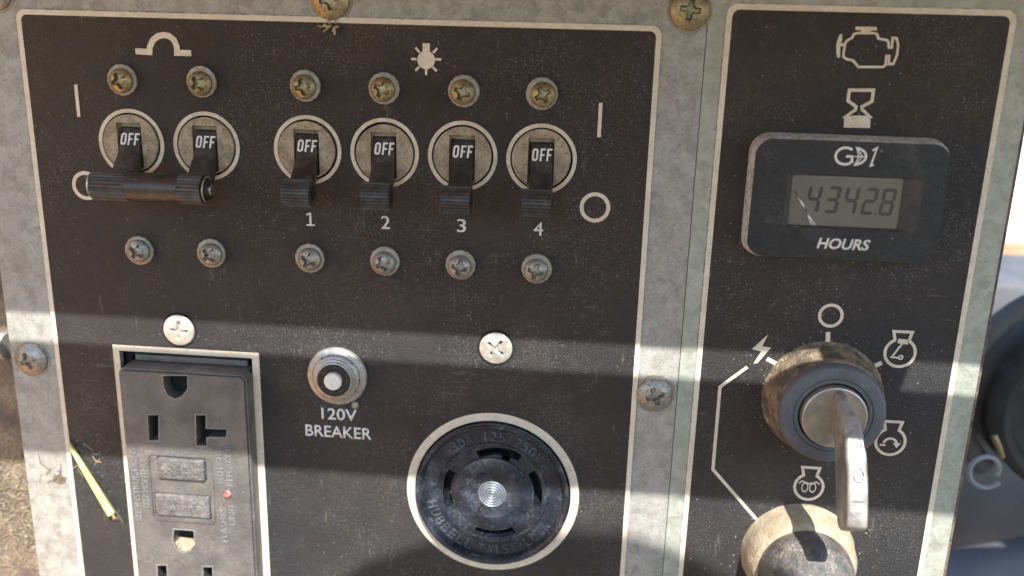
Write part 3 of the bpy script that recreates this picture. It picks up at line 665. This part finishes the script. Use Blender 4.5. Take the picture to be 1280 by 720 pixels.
# sloped recess
ri = rel(rrect(53.6, 82.7, -46.3, -32.7, .8, 4), MC); b = MB(); n = len(win)
b.v += [(x, y, 4.95) for x, y in win]+[(x, y, 3.7) for x, y in ri]
for i in range(n): j = (i+1) % n; b.f.append((i, j, n+j, n+i))
b.build('window_recess', m_recess, t, smooth=60)
disp = MB().box(53.2-MC[0], 83.0-MC[0], -46.6-MC[1], -32.4-MC[1], 2.6, 3.3).build('display', m_lcd, t)
def seg7(x0, x1, y0, y1, on, sl_=.06):
    b = MB(); T = .98; g_ = .1; ym = (y0+y1)/2
    sh = lambda L_: [(x+(y-y0)*sl_, y) for x, y in L_]
    def H(y, k): b.poly_prism(sh([(x0+g_+T*.2, y), (x0+T, y+T/2), (x1-T, y+T/2), (x1-g_-T*.2, y), (x1-T, y-T/2), (x0+T, y-T/2)]), 3.3, 3.34)
    def Vv(x, a, c_): b.poly_prism(sh([(x, a+g_), (x+T/2, a+T*.6), (x+T/2, c_-T*.6), (x, c_-g_), (x-T/2, c_-T*.6), (x-T/2, a+T*.6)]), 3.3, 3.34)
    if 'a' in on: H(y1-T/2, 0)
    if 'g' in on: H(ym, 0)
    if 'd' in on: H(y0+T/2, 0)
    if 'f' in on: Vv(x0+T/2, ym, y1)
    if 'b' in on: Vv(x1-T/2, ym, y1)
    if 'e' in on: Vv(x0+T/2, y0, ym)
    if 'c' in on: Vv(x1-T/2, y0, ym)
    return b
SEG = {'4': 'fgbc', '3': 'abgcd', '2': 'abged', '8': 'abcdefg'}
for (x0, ch) in zip((57.7, 62.6, 67.5, 72.4, 77.1), '43428'):
    b = seg7(x0-MC[0], x0+3.7-MC[0], -42.9-MC[1], -35.4-MC[1], SEG[ch], .1)
    o = b.build('display_digit', m_seg, disp); o['label'] = 'dark liquid-crystal numeral ' + ch
MB().box(76.2-MC[0], 76.8-MC[0], -42.9-MC[1], -42.2-MC[1], 3.3, 3.34).build('decimal_point', m_seg, disp)
gl = bpy.data.materials.new('clear_window'); gl.use_nodes = True; N = gl.node_tree.nodes; L = gl.node_tree.links
N.remove(N['Principled BSDF']); tr = N.new('ShaderNodeBsdfTransparent'); tr.inputs[0].default_value = (.93,.92,.9,1); gs = N.new('ShaderNodeBsdfGlossy'); gs.inputs['Roughness'].default_value = .15
lw = N.new('ShaderNodeFresnel'); lw.inputs[0].default_value = 1.5; mx = N.new('ShaderNodeMixShader')
L.new(lw.outputs[0], mx.inputs[0]); L.new(tr.outputs[0], mx.inputs[1]); L.new(gs.outputs[0], mx.inputs[2]); L.new(mx.outputs[0], N['Material Output'].inputs[0])
MB().box(53.4-MC[0], 82.9-MC[0], -46.5-MC[1], -32.5-MC[1], 3.6, 3.8).build('window_pane', gl, t)
b = MB()
for k in range(5):
    a0 = .35*k; b.stroke([(53.9+a0*.6-MC[0], -36.2-a0-MC[1]), (56.6+a0*.5-MC[0], -40.5-MC[1]), (61.2-k*.35-MC[0], -46.2-MC[1])], .13, 3.8, 3.82)
b.build('scratch', m_letter, t)['label'] = 'pale diagonal scratches on the window'
c = SH['hours'][0]; link('lettering', text_mesh('lettering', 'HOURS', 13.6, 3.1, 5.0, .05, m_letter, slant=.2, bold=.032, loc=(c[0]-MC[0], c[1]-MC[1])), t)['label'] = 'bold slanted white lettering HOURS'
lx, ly = 68.2-MC[0], -27.1-MC[1]
b = MB()
b.stroke([(lx-1.9+math.cos(RAD(a))*2.5, ly+math.sin(RAD(a))*2.2) for a in range(50, 321, 15)]+[(lx-.1, ly-1.2), (lx-.1, ly-.05), (lx-1.7, ly-.05)], .68, 5.0, 5.05)
b.poly_prism([(lx+.45, ly+2.5)]+[(lx+.45+math.cos(RAD(a))*3.3, ly+math.sin(RAD(a))*2.5) for a in range(80, -91, -10)]+[(lx+.45, ly-2.5), (lx+.7, ly-1.9)]+[(lx+.5+math.cos(RAD(a))*2.6, ly+math.sin(RAD(a))*1.85) for a in range(-80, 81, 10)]+[(lx+.7, ly+1.9)], 5.0, 5.05)
b.stroke([(lx+.6, ly), (lx+3.4, ly)], .3, 5.0, 5.04)
for q in (.7, 1.6): b.stroke([(lx+.7+q*.3, ly+1.9), (lx+.9+q, ly), (lx+.7+q*.3, ly-1.9)], .3, 5.0, 5.03)
b.stroke([(lx+4.9, ly+1.7), (lx+6.0, ly+2.5), (lx+4.9, ly-2.3), (lx+5.7, ly-2.0)], .5, 5.0, 5.05)
b.build('emblem', m_letter, t)['label'] = 'white oval emblem with G, globe lines and slanted stroke'

# ------------------------------------------------------------------ key switch and key
KC = (69.7, -97.7)
t = thing('key_switch', KC[0], KC[1], .3, 'round grey key switch with dust-caked sides and metal lock face', 'key switch')
jit = lambda amp, f, s_: (lambda x, y, w, r, tt, k: (x*(1+amp*math.sin(tt*f+s_+k)*math.sin(tt*5+k*2.1)), y*(1+amp*math.sin(tt*f+s_+k)*math.sin(tt*5+k*2.1)), w))
MB().lathe([(17.3, 0), (17.0, .5), (16.5, 1.0), (16.3, 3), (15.9, 6.0), (15.2, 9.0), (14.6, 10.6)], 96, (0, 0), jit(.006, 31, 1), cap_in=False).build('bezel_side', m_bossdirty, t)
MB().lathe([(14.65, 10.5), (14.4, 11.8), (13.9, 12.6), (13.2, 12.9), (10.9, 12.9), (10.7, 12.6), (10.5, 12.9), (9.6, 12.9), (9.4, 12.4), (9.3, 10)], 96, cap_in=False).build('bezel_face', m_boss, t)
lockh = [rrect(-1.5, 2.3, -3.5, 7.9, .8, 3)]
MB().lathe([(9.0, 9), (9.0, 14.0), (8.8, 14.5), (8.4, 14.7), (8.0, 14.6), (3, 14.9), (.1, 14.95)], 72).build('lock_face', m_lock, t)
kp = SH['key']; K0 = 68.0
t = thing('ignition_key', 70.2, -97.7, 15.2, 'worn metal key turned upright in the key switch, its bow hanging toward the viewer', 'key')
krel = [(y+97.7, w-15.2) for y, w in kp]
# smooth the outline with Catmull-Rom
def smooth(P_, n=5):
    o = []; m_ = len(P_)
    for i in range(m_):
        p0, p1, p2, p3 = (Vector(P_[(i+k-1) % m_]) for k in range(4))
        for j in range(n):
            s_ = j/n; o.append(tuple(.5*((2*p1)+(p2-p0)*s_+(2*p0-5*p1+4*p2-p3)*s_*s_+(3*p1-p0-3*p2+p3)*s_**3)))
    return o
kb = MB(); sp = smooth(krel)
def kw(y, w): return .55+.45*min(1, max(0, (w-3)/10))       # slimmer at the neck
n = len(sp); kx = lambda w: 1.75*min(1, max(0, (w-2)/11))
kb.v = [(kx(w)-2.65*kw(y, w), y, w) for y, w in sp]+[(kx(w)+2.65*kw(y, w), y, w) for y, w in sp]
kb.f = [tuple(range(n-1, -1, -1)), tuple(range(n, 2*n))]+[(i, (i+1) % n, n+(i+1) % n, n+i) for i in range(n)]
bow = kb.build('bow', m_key, t, bevel=1.25, seg=4, smooth=45, bang=50)
MB().box(-1.0, 1.0, -4.5, 6.0, -4, .6).build('blade', m_key, t, bevel=.2)
# stamped characters on the outer edge of the bow
b = MB()
def on_edge(s0, x): # s0 in 0..1 down the outer edge between (27) and (38)
    A = Vector((krel[3][0], krel[3][1])); B_ = Vector((krel[4][0], krel[4][1])); D_ = Vector((krel[5][0], krel[5][1]))
    q = A.lerp(B_, s0*2) if s0 < .5 else B_.lerp(D_, s0*2-1)
    return (x*1.3+1.75, q.x+.15, q.y+.15)
b.tube([on_edge(.12, -1.3), on_edge(.12, 1.3)], .16, 6)
b.tube([on_edge(.45+.09*math.sin(i/12*2*math.pi), 1.0*math.cos(i/12*2*math.pi)) for i in range(13)], .15, 6)
b.tube([on_edge(.78, -1.2), on_edge(.78, 1.2)], .15, 6)
b.build('stamped_mark', m_stamp, t)

# ------------------------------------------------------------------ lower knob
t = thing('rubber_knob', 68.3, -149.0, .3, 'large beige and dark grey rubber knob under the key', 'knob')
MB().lathe([(17.0, 0), (16.6, 1.2), (16.4, 3), (16.0, 6.5), (14.8, 9.0), (13.3, 9.8)], 96, (0, 0), jit(.004, 17, 2), cap_in=False).build('skirt', m_knobside, t)
MB().lathe([(13.4, 8.5), (13.6, 10.5), (13.5, 14), (12.8, 18), (11.0, 21.5), (7.5, 23.4), (3, 24.2), (.1, 24.4)], 80).build('cap', m_knob, t)

# ------------------------------------------------------------------ straw and debris
a, c = SH['straw']
st = MB().tube([(a[0]-c[0]*0-a[0], 0, .6), ((c[0]-a[0])*.5, (c[1]-a[1])*.5, 1.0), (c[0]-a[0], c[1]-a[1], 1.4)], 1.15, 10, [.55, .9, 1.1]).build('straw_stalk', m_straw)
top(st, a[0], a[1], .5); tag(st, 'pale green-yellow straw stalk leaning beside the outlet', 'straw')
fb = MB(); fq = random.Random(2)
for k in range(6):
    ex, ey = c[0]-a[0]+fq.uniform(-.6, .6), c[1]-a[1]+fq.uniform(-.2, .3)
    fb.tube([(ex, ey, 1.3+fq.uniform(-.4, .5)), (ex+fq.uniform(0, 1.0), ey-fq.uniform(.4, 1.3), 1.2+fq.uniform(-.6, .8)), (ex+fq.uniform(-.3, 1.6), ey-fq.uniform(1.0, 2.2), 1+fq.uniform(-.6, .8))], .16, 5, [1.2, .8, .4])
fb.build('frayed_end', m_straw2, st)
a, c = SH['straw_shadow']
st = MB().tube([(0, 0, .3), ((c[0]-a[0])*.5+.3, (c[1]-a[1])*.5, .35), (c[0]-a[0], c[1]-a[1], .3)], .42, 8, [.6, 1, .7]).build('straw_shadow_strip', m_shadow_fibre)  # thin dark tube drawn as the straw's cast shadow
top(st, a[0], a[1], .3); tag(st, 'thin dark strip standing in for the shadow of the straw stalk', 'straw_shadow')
def fibres(name, c, n, spread, length, mtl, seed, w=.4, r=.12):
    q = random.Random(seed); b = MB()
    for i in range(n):
        x, y = q.gauss(0, spread[0]), q.gauss(0, spread[1]); an = q.uniform(0, 6.28); ln = length*q.uniform(.4, 1.2); bend = q.uniform(-.6, .6)
        pts = [(x, y, w), (x+math.cos(an)*ln*.5, y+math.sin(an)*ln*.5, w+q.uniform(0, .5)), (x+math.cos(an+bend)*ln, y+math.sin(an+bend)*ln, w+q.uniform(0, .3))]
        b.tube(pts, r*q.uniform(.6, 1.3), 5)
    o = b.build(name, mtl); top(o, c[0], c[1], 0); o['kind'] = 'stuff'; return o
fibres('dry_fibres', (-155.5, -133), 7, (2.2, 1.8), 4.5, m_straw2, 3)
fibres('dry_fibres', (-73.5, 2.9), 7, (1.2, .6), 3.2, m_straw2, 4, .7, .3)
fibres('lint', (-76.5, -46.5), 5, (1.4, 1.2), 2.5, m_straw3, 8, .4, .07)
fibres('lint', (-110, -53), 5, (6, 2.5), 1.6, m_straw3, 9, .4, .09)
fibres('lint', (50, -62), 5, (7, 3), 1.6, m_straw3, 19, .4, .07)
fibres('lint', (-60, -72), 5, (14, 3), 1.8, m_straw3, 21, .4, .07)
def crumbs(name, n, pos, r0, r1, mtl, seed, w=.3):
    q = random.Random(seed); b = MB()
    for i in range(n):
        x, y = pos(q); rr = r0*(r1/r0)**q.random()**1.6 if False else r0+(r1-r0)*q.random()**3
        b.lathe([(rr, w-.02), (rr*.85, w+rr*.5), (rr*.2, w+rr*.8)], 5, (x, y), lambda X, Y, W, R, T, K: (X*q.uniform(.6, 1.2), Y*q.uniform(.6, 1.2), W))
    o = b.build(name, mtl, smooth=10); o['kind'] = 'stuff'; return o
def ringpos(cx, cy, r_, sp):
    def f(q):
        a = q.uniform(0, 6.28); rr = r_+abs(q.gauss(0, sp)); return cx+rr*math.cos(a), cy+rr*math.sin(a)
    return f
m_crumb = mat('pale_dust_grains', (.42,.37,.29), (.24,.20,.15), 1.5, rough=.9)
crumbs('dust_grains', 260, ringpos(69.7, -97.7, 16.6, 2.6), .08, .3, m_crumb, 1)
crumbs('dust_grains', 90, ringpos(68.3, -149, 16.6, 2.5), .08, .35, m_crumb, 2)
crumbs('dust_grains', 200, lambda q: (q.uniform(-160, 14), q.uniform(-170, 2)), .06, .22, m_crumb, 3)
crumbs('dust_grains', 120, lambda q: (q.uniform(36, 103), q.uniform(-165, 9)), .06, .2, m_crumb, 4)
crumbs('dust_grains', 70, lambda q: (q.gauss(-110, 9), q.gauss(-53, 2.5)), .06, .25, m_crumb, 5)
crumbs('dust_grains', 90, lambda q: (q.gauss(42.5, 3), q.gauss(-60, 5)), .06, .28, m_crumb, 6)
crumbs('dust_grains', 70, lambda q: (q.gauss(66, 15), -56.6-abs(q.gauss(0, .8))), .06, .3, m_crumb, 7)
crumbs('dust_grains', 90, lambda q: (q.uniform(-142, -101), -99.8-abs(q.gauss(0, 20))), .06, .25, m_crumb, 8, 6.0)
q = random.Random(77)
def grime(par, L_, c):
    b = MB(); n = len(L_)
    for i in range(n-1):
        A = Vector(L_[i]); B_ = Vector(L_[i+1]); m_ = max(1, int((B_-A).length/2.2))
        for k in range(m_):
            if q.random() < .55:
                p0 = A.lerp(B_, k/m_); p1 = A.lerp(B_, min(1, (k+q.uniform(.5, 1.1))/m_))
                b.stroke([(p0.x-c[0], p0.y-c[1]), (p1.x-c[0], p1.y-c[1])], q.uniform(.12, .38), .02, .18)
    o = b.build('grime_line', m_grime, par); return o
o = grime(lp, rrect(-164.5, 16.5, -198, 4.9, 2.6), LC)
o = grime(rp, rrect(32.8, 106.0, -198, 11.0, 2.8), RC)
# side bracket on the left, with dry grass caught on it
t = thing('side_bracket', -190, -80, -6, 'dirty brown recessed bracket left of the panel with dry grass on it', 'bracket')
MB().box(-30, 9.5, -130, 130, -3, 0).build('plate', m_flange, t, bevel=.3)
MB().tube([(-8+i*1.4, -18.2-3.5*(1-(1-i/11)**2)*0, 2.2) for i in range(12)], 4.2, 20).build('rail', m_galv, t)
fibres('dry_grass_debris', (-187, -160), 150, (5, 11), 4.5, m_straw3, 6, -5.6, .15)
b = MB(); q = random.Random(3)
for i in range(50):
    x, y, r = q.gauss(-186, 4.5), q.gauss(-160, 12), q.uniform(.2, .7)
    b.lathe([(r, -6.1), (r*.8, -6+r*.5), (r*.3, -6+r*.75)], 7, (x, y))
o = b.build('crumbs', m_straw3); o['kind'] = 'stuff'
b = MB().poly_prism([(-2.2, -1.4), (-.2, -2.1), (1.8, -1.5), (2.3, .4), (.9, .8), (.7, 1.9), (-.4, .9), (-1.7, 1.4), (-1.9, .2)], 0, .14)
o = b.build('leaf_patch', mat('brown_leaf_shape', (.13,.10,.07), (.2,.16,.11), .5, rough=.8)); top(o, -167.9, -141.5, .1); tag(o, 'small dark leaf-shaped patch on the sunlit left strip', 'leaf')  # flat dark leaf-shaped patch
fibres('dry_fibres', (-170, -139.5), 5, (2.5, .8), 6, m_shadow_fibre, 14, .3, .1)

# ------------------------------------------------------------------ engine parts beyond the right edge
t = thing('filter_housing', 186, -126, -70, 'large blurred black round housing right of the panel edge', 'engine part')
MB().lathe([(34, -40), (34, -4), (33, -1), (31, 0), (28.5, -.6), (27.5, -3), (26, -6), (22, -7), (14, -5), (12, -1), (8, 0), (.1, 0)], 72).build('shell', m_housing, t)
t2 = MB().tube([(186+42*math.cos(RAD(a)), -124+42*math.sin(RAD(a)), -84) for a in range(60, 230, 6)], 4, 16).build('curved_hose', m_hose); tag(t2, 'blurred blue-grey hose arching around the black housing', 'hose')
b = MB().tube([(144+6*math.cos(RAD(a))*.9, -143+5.5*math.sin(RAD(a)), -55+a*.01) for a in range(-20, 330, 12)], .8, 8)
o = b.build('wire_loop', m_wire); tag(o, 'blurred light grey wire loop hanging by the panel edge', 'wire')
b = MB().tube([(147, -131, -58), (149, -135, -57), (151, -139, -58)], 1.1, 10)
o = b.build('cable_clip', m_brass); tag(o, 'small blurred brassy clip above the wire loop', 'clip')
b = MB().tube([(125, -208, -60), (150, -196, -66), (180, -191, -72), (230, -196, -80)], 13, 24)
o = b.build('shroud_pipe', m_greypart); tag(o, 'blurred grey pipe crossing the lower right corner', 'pipe')
t = thing('engine_shroud', 190, -200, -130, 'dark grey engine casing behind the black housing', 'engine part')
MB().box(-75, 160, -120, 108, -60, 0).build('casing', m_greypart, t, bevel=4)
b = MB().box(-170, 109, -260, 48, -60, -8); o = b.build('machine_cabinet', m_encl); tag(o, 'dark cabinet body behind the control panel', 'cabinet')

# ------------------------------------------------------------------ added out of view: shade hood, warm bouncers, shadow board
HV = 50.
t = thing('shade_hood', 0, HV, 0, 'flat tan slotted hood added out of view to shade the panel', 'hood')
wa = (HV+85.4)/1.25; wb = (HV+94.2)/1.25+1.0; wc = (HV+133.0)/1.25  # unseen hood, its slot and lip shaped to cast the shade bands
def hoodbox(name, u0, u1, w0, w1, m_=None): return MB().box(u0, u1, 0, 1.0, w0, w1).build(name, m_ or m_hood, t)
hoodbox('hood_plate', -205, 240, 0.2, wa); hoodbox('front_lip', -205, 240, wb, wc)
hoodbox('slot_bridge', 92.5, 120, wa+.01, wb-.01); hoodbox('slot_end', -205, -190, wa+.01, wb-.01); hoodbox('slot_end', 210, 240, wa+.01, wb-.01)
t = thing('bounce_door', -216, -80, 0, 'unseen tan door leaf added left of the control panel to bounce warm light', 'door')  # added as a sunlit bouncer that warms the shade at left
MB().poly_prism([(0, -300), (260, -300), (260, 170), (0, 170)], 0, 2.5).build('bounce_leaf', m_bounce, t, bevel=.3).rotation_euler = (0, 0, RAD(-140))
MB().tube([(0, -120, -2), (0, -60, -2)], 3, 12).build('hinge', m_galv, t)
t = thing('bounce_fender', -300, -300, 0, 'unseen orange-tan slab added below and left of the panel to bounce warm light', 'fender')  # second added bouncer, throws warm light up at the panel
MB().poly_prism(rrect(-420, 110, -60, 40, 20, 4), 8, 250).build('bounce_top', m_bounce, t, bevel=2)
pw = 300.
shp = [(-70, -1560), (-70, -260), (-95, -215), (-80, -176), (-66, -163.6), (-55, -159), (-45, -154), (-25, -149), (0, -147.5), (18, -146.7), (28, -150), (38, -154), (47, -159), (56, -168), (62, -185), (66, -215), (45, -260), (45, -1560)]  # added board, outline drawn back from the shadow it has to cast
b = MB().poly_prism([(x, y+147) for x, y in shp], 0, 8)
o = b.build('shadow_board', m_greypart); top(o, .25*pw, -147+1.25*pw, pw); tag(o, 'unseen grey board added behind the camera to cast the rounded shadow', 'board')
